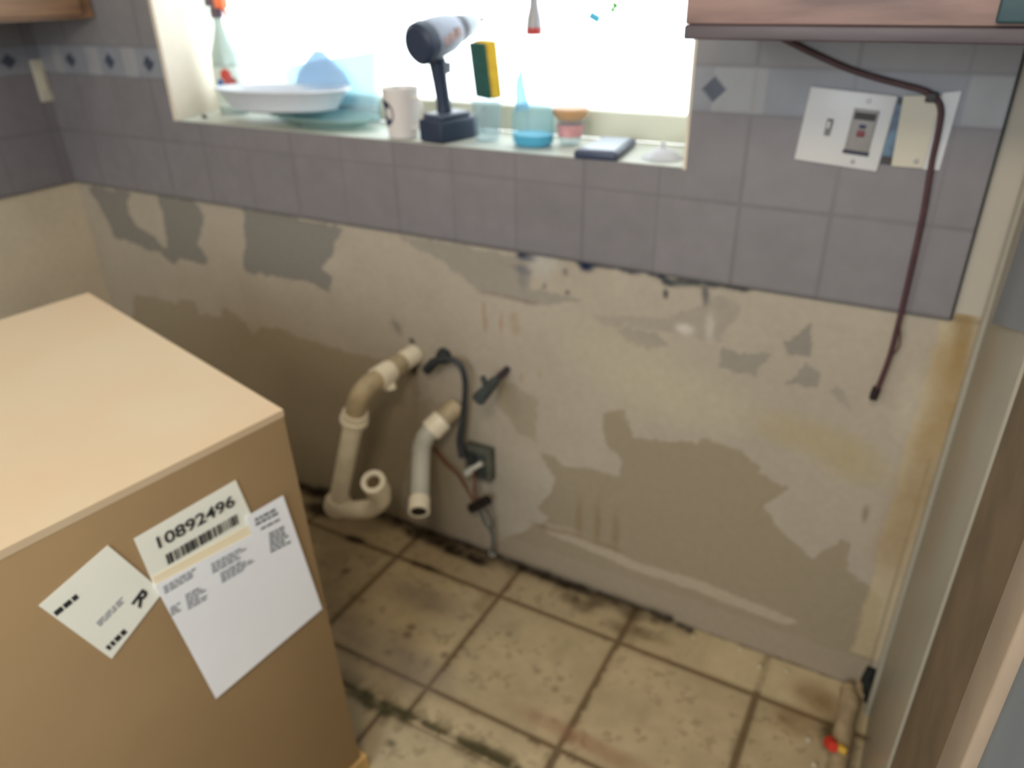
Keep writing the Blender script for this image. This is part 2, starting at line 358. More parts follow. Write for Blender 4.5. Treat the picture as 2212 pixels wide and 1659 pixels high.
# other sides of the room, behind the camera
w = MB(); w.box((XL - .1, -3.3, 0), (XR + .1, -3.2, CEIL)); w.build('wall_front', mp, kind='structure')
w = MB(); w.box((XL - .1, -3.3, CEIL), (XR + .1, .24, CEIL + .1)); w.build('ceiling', mat('ceiling_paint', (205, 200, 190), .9, .04, 6), kind='structure')

# ------------------------------------------------------------------ floor
S, A, FX, YC = 0.32857, 0.1278, 1.4302, -0.548
fst = []
def fs(lst, col, s, rx, ry):
    for x, y in lst: fst.append((x, y, rx, ry, col, s))
fs([(0.029,-0.002),(0.104,-0.065),(0.149,-0.054)], (40, 28, 18), .95, .05, .03)
fs([(0.433,-0.02),(0.502,-0.025),(0.568,-0.031),(0.646,-0.033)], (40, 29, 16), 1, .042, .022)
fs([(0.792,-0.007),(0.847,-0.005),(0.903,-0.008),(0.956,-0.006)], (38, 28, 16), .9, .035, .014)
fs([(0.935,-0.046),(0.98,-0.059),(1.005,-0.027),(1.101,-0.031)], (70, 56, 36), .7, .028, .022)
fs([(1.218,-0.007),(1.243,-0.011),(1.182,-0.005)], (56, 50, 42), .8, .013, .009)
fs([(1.157,-0.07),(1.102,-0.082)], (92, 74, 46), .5, .05, .02)
fs([(0.281,-0.126),(0.305,-0.125)], (44, 28, 16), .85, .022, .014)
fs([(0.517,-0.127),(0.554,-0.125)], (50, 34, 20), .7, .03, .010)
fs([(0.651,-0.542),(0.685,-0.551),(0.723,-0.551),(0.766,-0.542)], (62, 58, 30), .8, .022, .016)
fs([(0.94,-0.535),(0.971,-0.53),(1.01,-0.531)], (66, 58, 30), .7, .03, .014)
fs([(0.785,-0.609)], (60, 58, 40), .7, .012, .008)
fs([(0.631,-0.416),(0.632,-0.324),(0.639,-0.349),(0.356,-0.24),(0.754,-0.359)], (74, 60, 42), .7, .011, .010)
fs([(1.029,-0.322),(1.026,-0.29),(0.858,-0.229),(0.97,-0.297)], (86, 72, 50), .5, .009, .008)
fs([(0.584,-0.232),(0.636,-0.223)], (122, 108, 94), .35, .10, .04)
fs([(0.557,-0.39),(0.651,-0.422),(0.723,-0.429)], (130, 118, 108), .35, .10, .05)
fs([(1.544,-0.063),(1.522,-0.156),(1.577,-0.087)], (116, 84, 46), .5, .05, .035)
fs([(1.595,-0.143),(1.608,-0.173)], (66, 52, 26), .7, .03, .03)
fs([(1.139,-0.413),(1.215,-0.42),(1.05,-0.409)], (136, 96, 72), .35, .09, .02)
fs([(0.732,-0.003),(0.673,-0.002)], (72, 64, 54), .6, .02, .015)
fs([(0.744,-0.147),(0.745,-0.184)], (104, 80, 50), .5, .02, .02)
def floor_color(X, Y):
    n = fbm(X * 14, Y * 14); n2 = fbm(X * 45 + 3, Y * 45)
    front = Y < YC
    yy = np.where(front, Y - YC, Y + A); xx = np.where(front, X - .72, X - FX)
    kx = np.floor(xx / S); ky = np.floor(yy / S); rnd = vnoise(kx * 3.3 + 40, ky * 7.1 + 20)
    col = np.ones(X.shape + (3,)) * np.array(lin((184, 166, 132)))
    col *= (0.80 + .16 * rnd + .34 * (n - .35))[..., None]
    col = mixc(col, front * .35, (178, 164, 132))
    gx = np.abs((xx + S / 2) % S - S / 2); gy = np.abs((yy + S / 2) % S - S / 2)
    w_ = .0068 + .003 * (n2 - .5)
    col = mixc(col, (np.minimum(gx, gy) < w_) * .78, (88, 66, 40))
    col = mixc(col, np.exp(-(np.minimum(gx, gy) / .016) ** 2) * .5 * n, (96, 74, 46))
    col = mixc(col, (n2 > .66) * .3 * (n > .45), (92, 76, 54))
    # strip along the wall: grime to the left, pale crumbled mortar to the right
    col = mixc(col, np.exp(-((Y) / .026) ** 2) * (X < 1.25) * (.65 + 1.0 * (n2 - .3)), (46, 34, 20))
    m = (Y > -.115) * np.clip((X - 1.16) * 6, 0, 1); col = mixc(col, m * (.35 + .8 * (n2 - .4)), (196, 180, 144))
    m = (Y > -.11) * (X < 1.3) * np.clip(.8 - X * .0, 0, 1); col = mixc(col, m * .3 * n, (110, 92, 62))
    # the line the old cabinets left
    d = np.abs(Y - (YC + .012)); col = mixc(col, np.exp(-(d / .008) ** 2) * .5 + np.exp(-(d / .03) ** 2) * .5 * (n2 > .5), (76, 66, 38))
    for x, y, rx, ry, c, s in fst:
        d = ((X - x) / rx) ** 2 + ((Y - y) / ry) ** 2
        col = mixc(col, s * np.clip(1.5 * np.exp(-d) - .12, 0, 1) * (0.5 + 1.0 * n2), c)
    return col
MF = attr_mat('floor_tile', 0.55, 0.001, 30, 0.35)
fl = grid('floor', XL, XR, -1.0, 0, .004, lambda U, V: np.stack([U, V, U * 0], -1), floor_color, MF); fl['kind'] = 'structure'
f2 = grid('floor', XL, XR, -3.2, -1.0, .01, lambda U, V: np.stack([U, V, U * 0], -1), floor_color, MF, fl); f2['kind'] = 'structure'
# slight step of the newer front tile
d = MB(); d.box((XL, -3.2, -.05), (XR, .0, -.001)); d.build('subfloor', mp, fl, kind='structure')

# ------------------------------------------------------------------ window
mframe = mat('window_vinyl', (196, 200, 186), .5, .05, 9)
mjamb = mat('jamb_plaster', (214, 204, 188), .8, .10, 7)
win = MB()
YF = .205
win.box((WX0 - .10, YF, WZ0), (WX1, YF + .04, 1.160), bev=.004); win.box((WX0 - .10, YF, 1.95), (WX1, YF + .04, 2.0), bev=.004)
win.box((WX0 - .10, YF, 1.160), (WX0 - .075, YF + .04, 1.95), bev=.003); win.box((WX1 - .03, YF, 1.160), (WX1, YF + .04, 1.95), bev=.003)
win = win.build('window_1', mframe, kind='structure')
g = MB(); g.box((WX0 - .075, YF + .018, 1.160), (WX1 - .03, YF + .022, 1.95)); g.build('pane', mat('window_glass', (230, 240, 245), .05, trans=(.93, (250, 252, 252))), win, kind='structure')
s = MB(); s.poly([(WX0, -.001, WZ0 - .03), (WX1, -.001, WZ0 - .03), (WX1, YF, WZ0 - .03), (WX0 - .07, YF, WZ0 - .03)], (0, 0, 1), .03)
s.build('window_sill', mat('sill_stone', (196, 200, 190), .45, .10, 8), win, kind='structure')
s = MB(); s.poly([(WX0, -.010, WZ0), (WX0 - .07, YF, WZ0), (WX0 - .08, YF, WZ0), (WX0 - .012, -.010, WZ0)], (0, 0, 1), 2.0 - WZ0)
s.build('window_jamb', mjamb, win, kind='structure')
s = MB(); s.box((WX1, -.010, WZ0 - .002), (WX1 + .006, YF, 2.0)); s.build('window_jamb', mjamb, win, kind='structure')

# ------------------------------------------------------------------ wall cabinets
mw_ = mat('red_brown_oak', (140, 116, 110), .45, .35, 5, stretch=(1, 1, 7), bump=.1, col2=(104, 86, 84))
mwd = mat('red_brown_oak_dark_rail', (84, 76, 82), .5, .3, 6, stretch=(1, 1, 9))  # darker tone of the oak for the bottom moulding
c = thing('wall_cabinet', 'reddish brown wooden wall cabinet right of the window', 'cabinet', (1.205, 0, 1.34))
W_ = XR - 1.205 - .002
b = MB(); b.box((0, -.312, .004), (W_, -.010, .80)); b.build('body', mw_, c)
b = MB(); b.box((.0, -.33, .018), (W_, -.3125, .14), bev=.002); b.build('front_rail', mw_, c)
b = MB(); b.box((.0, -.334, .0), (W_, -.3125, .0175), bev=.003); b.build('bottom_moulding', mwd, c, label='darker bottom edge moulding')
b = MB(); b.box((.006, -.330, .145), (W_, -.3125, .79), bev=.004); b.build('door', mw_, c)
b = MB(); b.box((.350, -.345, .022), (W_, -.3305, .10), bev=.003); b.build('corner_block', mat('dark_teal_block', (44, 70, 78), .5, .2, 20), c, label='dark teal block at the right end')
c = thing('wall_cabinet', 'light brown wooden wall cabinet in the upper left corner on left wall', 'cabinet', (XL + .009, -.04, 1.345))
mwl = mat('light_brown_oak', (150, 116, 88), .45, .3, 7, stretch=(1, 1, 8))
b = MB(); b.box((0, -.80, .0), (.29, .028, .80)); b.build('body', mwl, c)
b = MB(); b.box((.291, -.80, .008), (.308, -.012, .79), bev=.004); b.build('door', mwl, c)

# ------------------------------------------------------------------ the big packed cabinet
P = lambda *a: Vector(a)
At, Dd = P(.739, -.692, .84), P(-.1436, -.9896, 0)
Bt = P(.004, -.510, .84); nn = P(.98939, -.14360, .02193); dn = P(.0217, -.00315, -.99976)
L = .62
At0, Bt0, Dt, Ct = At, Bt, At + Dd * L, Bt + P(-.115, -.993, 0) * (L + .13)
h = .80
def low(p, ox, oy): return Vector((p.x + ox, p.y + oy, .04))
Ab, Bb, Db, Cb = [low(p, o[0], o[1]) for p, o in zip((At0, Bt0, Dt, Ct), ((.034, .004), (-.01, .01), (.034, .004), (-.01, -.01)))]
dn = Ab - At; dn = (dn - Dd * dn.dot(Dd)).normalized(); nn = Dd.cross(dn).normalized()
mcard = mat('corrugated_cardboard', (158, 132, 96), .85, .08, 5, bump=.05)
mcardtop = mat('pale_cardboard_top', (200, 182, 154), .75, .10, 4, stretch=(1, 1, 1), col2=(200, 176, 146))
box = thing('cabinet_carton', 'large brown cardboard carton with paper labels standing on the floor', 'box', (.40, -1.0, 0))
def local(v): return v - Vector((.40, -1.0, 0))
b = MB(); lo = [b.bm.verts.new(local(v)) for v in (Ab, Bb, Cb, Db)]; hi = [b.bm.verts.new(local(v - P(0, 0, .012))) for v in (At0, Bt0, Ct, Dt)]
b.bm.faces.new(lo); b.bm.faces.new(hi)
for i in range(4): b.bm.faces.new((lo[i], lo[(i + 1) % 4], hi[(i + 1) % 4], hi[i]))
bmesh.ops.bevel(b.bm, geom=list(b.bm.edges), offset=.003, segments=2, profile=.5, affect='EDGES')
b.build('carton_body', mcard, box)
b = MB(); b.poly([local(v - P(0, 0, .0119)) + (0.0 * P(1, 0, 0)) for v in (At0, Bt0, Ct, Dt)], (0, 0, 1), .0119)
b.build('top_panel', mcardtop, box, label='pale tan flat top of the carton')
mskid = mat('raw_pine', (196, 158, 98), .7, .25, 9, stretch=(1, 6, 1))
b = MB(); d2 = (Dt - At0).normalized(); sd = P(d2.y, -d2.x, 0) * -1
a0 = Ab + P(.0, .0, -.04); a0 = P(a0.x + .008, a0.y + .012, 0)
q = [a0, a0 + d2 * (L + .0), a0 + d2 * (L + .0) - P(.98, -.14, 0) * .09, a0 - P(.98, -.14, 0) * .09]
b.poly([local(v) for v in q], (0, 0, 1), .0399); b.build('skid', mskid, box, label='yellow pine skid under the carton')
b = MB(); q2 = [v - P(.74, -.15, 0) + (d2 * .0) + P(.06, .03, 0) for v in q]; b.poly([local(v) for v in q2], (0, 0, 1), .0399); b.build('skid', mskid, box)
# labels on the right face: s along the face from the corner, t down
def fp(s, t, o=.001): return local(At + Dd * s + dn * t + nn * o)
mpaper = mat('label_paper', (238, 241, 232), .6, .03, 8); mpaperw = mat('packing_slip_paper', (244, 248, 255), .4, .05, 5)
mcream = mat('cream_tape_paper', (242, 230, 200), .6, .03, 8)
mink = mat('label_ink', (48, 50, 54), .7, .1, 30); mink2 = mat('faded_ink', (150, 154, 162), .8, .2, 60); mink3 = mat('grey_ink', (120, 124, 130), .8, .3, 90)
def sheet(name, pts, o, m, label):
    b = MB(); b.poly([fp(s_, t_, o) for s_, t_ in pts], nn, .0008); return b.build(name, m, box, smooth=False, label=label)
l1 = sheet('shipping_label', [(0.388,0.093),(0.293,0.064),(0.247,0.176),(0.336,0.227)], .0006, mpaper, 'small pale label turned on its corner')
l2 = sheet('number_label', [(0.261,0.074),(0.103,0.07),(0.093,0.136),(0.08,0.208),(0.246,0.195),(0.256,0.155)], .0012, mpaper, 'pale label with a long number and barcode')
l2b = sheet('tape_strip', [(0.255,0.143),(0.103,0.152),(0.098,0.187),(0.254,0.168)], .0022, mcream, 'cream strip below the barcode')
l3 = sheet('packing_slip', [(0.256,0.156),(0.101,0.169),(0.103,0.135),(0.035,0.136),(0.009,0.39),(0.224,0.407)], .0046, mpaperw, 'big blank white packing slip')
def quad_ink(parent, pts, o, m, name):
    b = MB(); b.poly([fp(s_, t_, o) for s_, t_ in pts], nn, .0003); return b.build(name, m, parent, smooth=False)
def frame_on(p0, p1, o):      # matrix mapping text x along p0->p1 on the face
    a, c_ = fp(*p0, o), fp(*p1, o); x = (c_ - a).normalized(); z = nn.normalized(); y = z.cross(x)
    M = Matrix.Identity(4)
    for i in range(3): M[i][0] = x[i]; M[i][1] = y[i]; M[i][2] = z[i]; M[i][3] = a[i]
    return M, (c_ - a).length
nb = [(0.241,0.107),(0.114,0.107),(0.23,0.13),(0.116,0.131)]
Mx, ln = frame_on(nb[0], nb[1], .0034)
tm = text_mesh('label_number', '10892496', .052, mink, Mx, l2, bold=.0007)
xs = [v.co for v in tm.data.vertices]
Mi = Mx.inverted(); wdt = max((Mi @ v).x for v in xs)
tm.data.transform(Mx @ Matrix.Diagonal((ln / wdt, .50, 1, 1)) @ Mi)
Mx, ln = frame_on(nb[2], nb[3], .0030)
b = MB(); x = 0
while x < ln:
    wv = random.choice((.0014, .0022, .0034, .0045)); b.box((x, -.009, 0), (min(x + wv, ln), .008, .0003), Mx); x += wv + random.choice((.0012, .0018, .003))
b.build('barcode', mink, l2, smooth=False)
def text_rows(parent, a, bb, rows, lh, m, o, fill=.8, name='print_line'):
    Mx, ln = frame_on(a, bb, o); b = MB()
    for r in range(rows):
        x = 0; end = ln * random.uniform(.6, 1)
        while x < end:
            wv = random.uniform(.004, .012); b.box((x, -r * lh * 1.6 - lh, 0), (x + wv, -r * lh * 1.6, .0003), Mx); x += wv + .002
    return b.build(name, m, parent, smooth=False)
for pts, rows, lh, m in [([(0.247,0.165),(0.195,0.166)], 3, .003, mink2), ([(0.222,0.198),(0.196,0.2)], 6, .003, mink2), ([(0.247,0.203),(0.234,0.204)], 4, .0025, mink2),
                         ([(0.174,0.175),(0.112,0.18)], 4, .003, mink2), ([(0.165,0.199),(0.117,0.201)], 5, .0025, mink2), ([(0.091,0.146),(0.051,0.149)], 2, .005, mink3),
                         ([(0.085,0.167),(0.04,0.171)], 1, .004, mink3), ([(0.074,0.184),(0.043,0.188)], 6, .004, mink3)]:
    text_rows(l3, pts[0], pts[1], rows, lh, m, .0058)
pts = [(0.377,0.112),(0.343,0.104)]; text_rows(l1, pts[0], pts[1], 1, .008, mink, .0015)
pts = [(0.338,0.204),(0.315,0.196)]; text_rows(l1, pts[0], pts[1], 1, .009, mink, .0015)
pts = [(0.338,0.161),(0.298,0.146)]; text_rows(l1, pts[0], pts[1], 3, .0022, mink2, .0015)
pts = [(0.284,0.158),(0.265,0.189)]; Mx, ln = frame_on(pts[0], pts[1], .0020); text_mesh('print_letter', 'R', .030, mink, Mx @ Matrix.Translation((0, -.008, 0)), l1, bold=.001)

# ------------------------------------------------------------------ switch plates and cable
mplate = mat('white_plastic_plate', (196, 198, 200), .35, .03, 9); mplc = mat('cream_plate', (186, 182, 166), .45, .05, 9)
mdark = mat('dark_slot', (60, 58, 60), .6, .1, 30)
pl = thing('switch_plate', 'white double plate with a switch and outlet, crooked on the tiled wall', 'switch plate', (1.386, -.0095, 1.190))
rot = Matrix.Rotation(math.radians(-4.0), 4, 'Y').inverted(); rot = Matrix.Rotation(math.radians(4.0), 4, 'Y')
b = MB(); b.box((-.066, -.006, -.059), (.066, 0, .059), rot, bev=.0025); b.build('plate', mplate, pl)
b = MB(); b.box((-.0285, -.0068, -.0135), (-.0185, -.0061, .0135), rot); b.build('switch_slot', mat('grey_slot', (120, 118, 118), .6, .1, 30), pl)
b = MB(); b.box((-.026, -.014, -.001), (-.021, -.0069, .010), rot, bev=.001); b.build('toggle', mplate, pl)
b = MB(); b.box((.008, -.0078, -.034), (.046, -.0061, .034), rot, bev=.001); o = b.build('outlet', mat('grey_outlet_face', (140, 138, 136), .45, .1, 40), pl, label='grey outlet insert with test buttons')
b = MB(); b.box((.011, -.0084, .018), (.043, -.0079, .029), rot); b.build('outlet_slots', mdark, o)
b = MB(); b.box((.022, -.0092, .005), (.032, -.0079, .011), rot, bev=.001); b.build('test_button', mat('dark_blue_button', (40, 46, 84), .5, .1, 30), o)
b = MB(); b.box((.021, -.0092, -.008), (.033, -.0079, .002), rot, bev=.001); b.build('reset_button', mat('dull_red_button', (120, 52, 62), .5, .1, 30), o)
b = MB(); b.box((.007, -.0092, -.036), (.047, -.0079, -.030), rot); b.build('outlet_base', mat('dark_navy', (36, 40, 58), .5, .1, 30), o)
for x, z in ((.026, .047), (.026, -.048)):
    b = MB(); b.lathe([(0, .001), (.0035, .0008), (.004, 0)], 12, rot @ Matrix.Translation((x, -.0062, z)) @ Matrix.Rotation(math.pi / 2, 4, 'X')); b.build('screw', mat('screw_metal', (140, 140, 138), .4, .1, 40, metal=.6), pl)
pl2 = thing('blank_plate', 'cream blank cover plate beside the switch, cable across it', 'cover plate', (1.503, -.0095, 1.195))
b = MB(); b.poly([(-.040, 0, .050), (.013, 0, .052), (.010, 0, -.056), (-.036, 0, -.056)], (0, -1, 0), .007); b.build('plate', mplc, pl2)
b = MB(); b.poly([(.013, 0, .056), (.037, 0, .060), (.033, 0, -.057), (.010, 0, -.058)], (0, -1, 0), .004); b.build('plate_edge', mplate, pl2)
b = MB(); b.lathe([(0, .001), (.0035, .0008), (.004, 0)], 12, Matrix.Translation((-.002, -.0072, -.046)) @ Matrix.Rotation(math.pi / 2, 4, 'X')); b.build('screw', MT['screw_metal'], pl2)
ob = thing('outlet_box', 'blue plastic outlet box showing between the two cover plates', 'electrical box', (1.461, -.0095, 1.19))
b = MB(); b.box((-.010, -.003, -.050), (.009, 0, .052), Matrix.Rotation(math.radians(3), 4, 'Y')); b.build('box_shell', mat('blue_box_plastic', (96, 124, 146), .5, .3, 25, col2=(52, 70, 92)), ob)
b = MB(); b.box((-.009, -.0045, -.050), (.008, -.003, -.038), Matrix.Rotation(math.radians(3), 4, 'Y')); b.build('knockout', mdark, ob)
b = MB(); b.box((-.004, -.0045, .042), (.006, -.003, .050)); b.build('knockout', mdark, ob)
cb = thing('hanging_cable', 'dark reddish brown cable hanging down the wall from under the cabinet', 'cable', (0, 0, 0))
mcab = mat('brown_cable', (74, 47, 52), .5, .2, 30)
cp = [(1.271,-0.022,1.323),(1.324,-0.022,1.301),(1.375,-0.022,1.282),(1.418,-0.022,1.27),(1.459,-0.022,1.261),(1.489,-0.022,1.254),(1.508,-0.022,1.244),(1.519,-0.022,1.226),(1.522,-0.022,1.193),(1.523,-0.022,1.151),(1.528,-0.022,1.078),(1.53,-0.022,1.002),(1.531,-0.022,0.92),(1.531,-0.022,0.86),(1.53,-0.022,0.815),(1.526,-0.022,0.772),(1.522,-0.022,0.743)]
b = MB(); b.tube(cp, .0046, 10); b.build('cable_run', mcab, cb)
b = MB(); b.tube([(1.53,-0.022,0.886),(1.539,-0.022,0.852),(1.54,-0.022,0.833),(1.53,-0.022,0.813)], .0014, 8); b.build('loose_strand', mcab, cb)
b = MB(); b.tube([(1.522,-0.022,0.749),(1.52,-0.022,0.737),(1.52,-0.022,0.726)], .0075, 12, smooth=False); b.build('cable_tip', mat('black_rubber', (30, 24, 24), .5, .1, 30), cb)
b = MB(); b.box((-.008, -.010, -.007), (.008, .010, .007), Matrix.Translation(Vector([(1.502,-0.018,1.245)][0])), bev=.002); b.build('cable_clip', mdark, cb)
lp = thing('light_switch', 'narrow pale switch plate on the left wall near the corner', 'switch plate', (XL + .0095, -.022, 1.183))
b = MB(); b.box((0, -.022, -.056), (.006, .020, .056), bev=.002); b.build('plate', mplc, lp)
b = MB(); b.box((.0061, -.008, -.030), (.009, .008, .030), bev=.001); b.build('rocker', mplc, lp)
pnl = MB(); pnl.poly([(XR - .008, y_, z_) for y_, z_ in [(-0.218,0.977),(-0.574,1.104),(-0.562,1.176),(-0.241,1.157),(-0.242,1.079)]], (-1, 0, 0), .006)
pnl = pnl.build('wall_panel', mat('grey_panel', (124, 128, 132), .6, .1, 8)); tag(pnl, 'grey flat panel fixed on the right wall above the white trim', 'panel')

# ------------------------------------------------------------------ plumbing
mpvc = mat('white_pvc', (246, 238, 216), .4, .12, 14); mpvc2 = mat('grey_white_pvc', (192, 192, 182), .4, .1, 14)
mtan = mat('stained_tan_pvc', (186, 170, 140), .5, .25, 25); mgrime = mat('dark_iron', (44, 48, 52), .5, .3, 30); mhole = mat('dark_bore_shade', (40, 32, 26), .9, .2, 30)
p1 = thing('drain_trap', 'cream white plastic sink drain pipe with a curled trap hanging from the wall', 'drain pipe', (.465, 0, .575))
loc = Vector((.465, 0, .575))
def lc(l): return [Vector(v) - loc for v in l]
b = MB(); b.tube(lc([(.465, .0, .575), (.463, -.06, .574)]), .026, smooth=False); b.build('wall_stub', mpvc, p1)
b = MB(); b.tube(lc([(.463, -.055, .574), (.462, -.105, .572)]), .0275, smooth=False); b.build('coupling', mtan, p1, label='tan stained section')
b = MB(); b.tube(lc([(.462, -.100, .572), (.462, -.150, .572)]), .029, smooth=False); b.tube(lc([(.472, -.12, .565), (.482, -.125, .538)]), .014, smooth=False); b.build('slip_nut', mpvc, p1)
b = MB(); b.tube(lc([(.462, -.145, .572), (.458, -.175, .568), (.446, -.195, .548), (.432, -.20, .515), (.424, -.20, .492)]), .0255); b.build('elbow', mtan, p1)
b = MB(); b.tube(lc([(.427, -.20, .498), (.417, -.20, .465)]), .0315, smooth=False); b.tube(lc([(.421, -.20, .480), (.418, -.20, .470)]), .035, smooth=False); b.build('slip_nut', mpvc, p1)
b = MB(); b.tube(lc([(.418, -.20, .470), (.322, -.20, .190)]), .0245, smooth=False); b.build('tailpipe', mpvc, p1)
b = MB(); b.tube(lc([(.330, -.20, .210), (.326, -.20, .200), (.318, -.20, .175), (.314, -.2, .165)]), [.030, .035, .037, .032], smooth=False); b.build('slip_nut', mpvc, p1)
b = MB(); b.tube(lc([(0.311,-0.2,0.199),(0.307,-0.2,0.173)] + [(0.344,-0.205,0.181)] + [(0.403,-0.21,0.204),(0.449,-0.21,0.227)] + [(0.497,-0.225,0.28)] + [(0.506,-0.24,0.324)]), .0240); b.build('trap_bend', mpvc, p1)
b = MB(); b.tube(lc([(0.502,-0.235,0.311)] + [(0.514,-0.265,0.364)]), .0300, smooth=False, hollow=.0175); b.build('trap_inlet', mpvc, p1)
b = MB(); b.tube(lc([(0.508,-0.25,0.339)] + [(0.512,-0.259,0.354)]), .0170, smooth=False); b.build('bore_shade_disc', mat('brown_bore_shade', (110, 90, 64), .9, .2, 30), p1, label='brown disc put in for the shaded bore of the trap')  # solid disc, shade inside the bore put into its colour
p2 = thing('drain_stub', 'greyish white plastic drain pipe pointing down, right of the curled trap', 'drain pipe', (.58, 0, .455)); loc = Vector((.58, 0, .455))
b = MB(); b.tube(lc([(.59, .0, .458), (.567, -.048, .430)]), .026, smooth=False); b.build('wall_stub', mtan, p2, label='tan stained section')
b = MB(); b.tube(lc([(.570, -.042, .433), (.552, -.074, .410)]), .030, smooth=False); b.build('slip_nut', mpvc, p2)
b = MB(); b.tube(lc([(.558, -.066, .418), (.546, -.088, .400), (.541, -.103, .372)] + [(0.552,-0.12,0.363)] + [(0.595,-0.2,0.278)]), .0235); b.build('tailpipe', mpvc2, p2)
b = MB(); b.tube(lc([(0.591,-0.192,0.291)] + [(0.609,-0.222,0.278)]), .0265, smooth=False, hollow=.0205); b.build('end_collar', mpvc, p2)
b = MB(); b.tube(lc([(0.6,-0.208,0.284)] + [(0.608,-0.221,0.278)]), .0200, smooth=False); b.build('bore_shade_disc', mhole, p2, label='dark disc put in for the shade in the open end')  # solid dark disc in place of the shade inside the pipe
bx = thing('wall_valve', 'black supply valve with its curved hose coming out of the wall beside the drain', 'valve', (.558, 0, .592)); loc = Vector((.558, 0, .592))
b = MB(); b.lathe([(0, 0), (.022, .0), (.018, .012), (.010, .016), (0, .016)], 18, Matrix.Rotation(math.pi / 2, 4, 'X')); b.tube([(0, 0, 0), (.0, -.04, 0)], .010, smooth=False); b.build('flange', mgrime, bx)
b = MB(); b.tube(lc([(0.534,-0.045,0.566),(0.555,-0.045,0.591),(0.578,-0.045,0.607)]), [.013, .013, .009], 14, smooth=False); b.build('handle', mgrime, bx)
b = MB(); b.tube(lc([(0.575,-0.045,0.606),(0.609,-0.045,0.613),(0.635,-0.045,0.602),(0.645,-0.045,0.567),(0.642,-0.045,0.515),(0.632,-0.045,0.447),(0.621,-0.045,0.389),(0.627,-0.045,0.342)]), [.0075, .0075, .0075, .0075, .0075, .009, .010, .012], 12); b.build('hose', mat('black_hose', (52, 56, 60), .5, .2, 40), bx)
st = thing('water_shutoff', 'dark iron water stub sticking out of the wall right of the hose', 'pipe', (.738, 0, .597)); loc = Vector((.738, 0, .597))
b = MB(); b.tube(lc([(.738, .0, .597), (.736, -.085, .588)]), .0085, smooth=False); b.build('stub_pipe', mat('dark_purple_iron', (58, 50, 58), .5, .2, 30), st)
b = MB(); b.tube(lc([(.736, -.055, .590), (.732, -.125, .574)]), [.012, .017], smooth=False); b.tube(lc([(.728, -.085, .590), (.722, -.087, .612)]), .007, smooth=False); b.build('valve_body', mat('green_grey_brass', (66, 74, 74), .5, .3, 30), st)
jb = thing('junction_box', 'grey green metal electrical box with wires low on the wall', 'electrical box', (.655, 0, .315)); loc = Vector((.655, 0, .315))
b = MB(); b.box((-.034, -.030, -.045), (.042, -.001, .050), bev=.003); b.build('box_shell', mat('grey_green_metal', (92, 94, 84), .55, .3, 30), jb)
b = MB(); b.box((-.024, -.032, -.034), (.032, -.0302, .036), bev=.002); b.build('box_opening', mat('box_dark_inside', (58, 62, 60), .7, .3, 40), jb)
b = MB(); b.tube([(.024, -.035, .016), (-.004, -.046, -.006)], .0065, smooth=False); b.tube([(-.004, -.042, -.008), (-.018, -.045, -.024)], .010, smooth=False); b.build('wire_connector', mpvc2, jb)
b = MB(); b.tube([(.0, -.034, .022), (-.004, -.045, .030)], .008, smooth=False); b.build('wire_connector', mgrime, jb)
mcop = mat('copper_wire', (104, 66, 46), .45, .2, 40)
b = MB(); b.tube(lc([(0.656,-0.045,0.316),(0.66,-0.045,0.281),(0.656,-0.045,0.243),(0.668,-0.045,0.206)]), .0035, 8); b.build('wire', mcop, jb)
cw = MB(); cw.tube([(0.527,-0.03,0.328),(0.557,-0.03,0.297),(0.599,-0.03,0.266)] + [(0.645,-0.055,0.243),(0.661,-0.055,0.216)], [.006, .006, .005, .004, .004], 8); tag(cw.build('copper_wire', mcop), 'brown wire running from behind the grey drain pipe to the black plug', 'wire')
b = MB(); b.tube(lc([(0.644,-0.045,0.182),(0.697,-0.045,0.228)]), .0135, 14, smooth=False); b.build('rubber_plug', mat('black_rubber', (30, 24, 24)), jb, label='black rubber grommet')
mclear = mat('dull_clear_tube', (120, 126, 124), .3, .2, 40, trans=(.55, (200, 205, 200)))
b = MB(); b.tube(lc([(0.664,-0.035,0.179),(0.679,-0.035,0.139),(0.699,-0.035,0.115),(0.7,-0.035,0.068),(0.696,-0.035,0.039)]), .0045, 10); b.tube(lc([(0.687,-0.035,0.188),(0.7,-0.035,0.154),(0.696,-0.035,0.114)]), .0045, 10); b.build('loose_tube', mclear, jb)
ringp = Vector([(0.694,-0.03,0.035)][0])
b = MB(); ring = [ringp - loc + Vector((math.cos(a) * .008, -.2 * math.sin(a) * .008, math.sin(a) * .008)) for a in [2 * math.pi * k / 16 for k in range(17)]]
b.tube(ring, .002, 8, smooth=False); b.build('end_ring', mat('pale_plastic', (190, 186, 178), .3, .05, 30), jb)

# ------------------------------------------------------------------ debris by the right corner
vl = thing('corner_pipe', 'crumbly cream pipe with red and yellow valve handle lying in right corner', 'pipe', (1.60, -.12, 0))
loc = Vector((1.60, -.12, 0))
b = MB(); b.tube(lc([(1.606, -.030, .020), (1.614, -.07, .021), (1.612, -.12, .022), (1.613, -.19, .020), (1.612, -.34, .019)]), [.017, .022, .020, .021, .019], 12); b.build('pipe_run', mat('crumbly_cream', (168, 148, 116), .8, .3, 40, bump=.6), vl)
b = MB(); b.tube(lc([(1.625, .0, .025), (1.628, -.045, .025)]), [.007, .011], 10, smooth=False); b.build('pipe_end', mat('crumbly_cream', (0, 0, 0)), vl)
b = MB(); b.tube(lc([(1.592, -.205, .036), (1.598, -.225, .050)]), [.014, .010], 12, smooth=False); b.build('valve_handle', mat('red_plastic', (190, 44, 26), .5, .1, 30), vl, label='red valve handle')
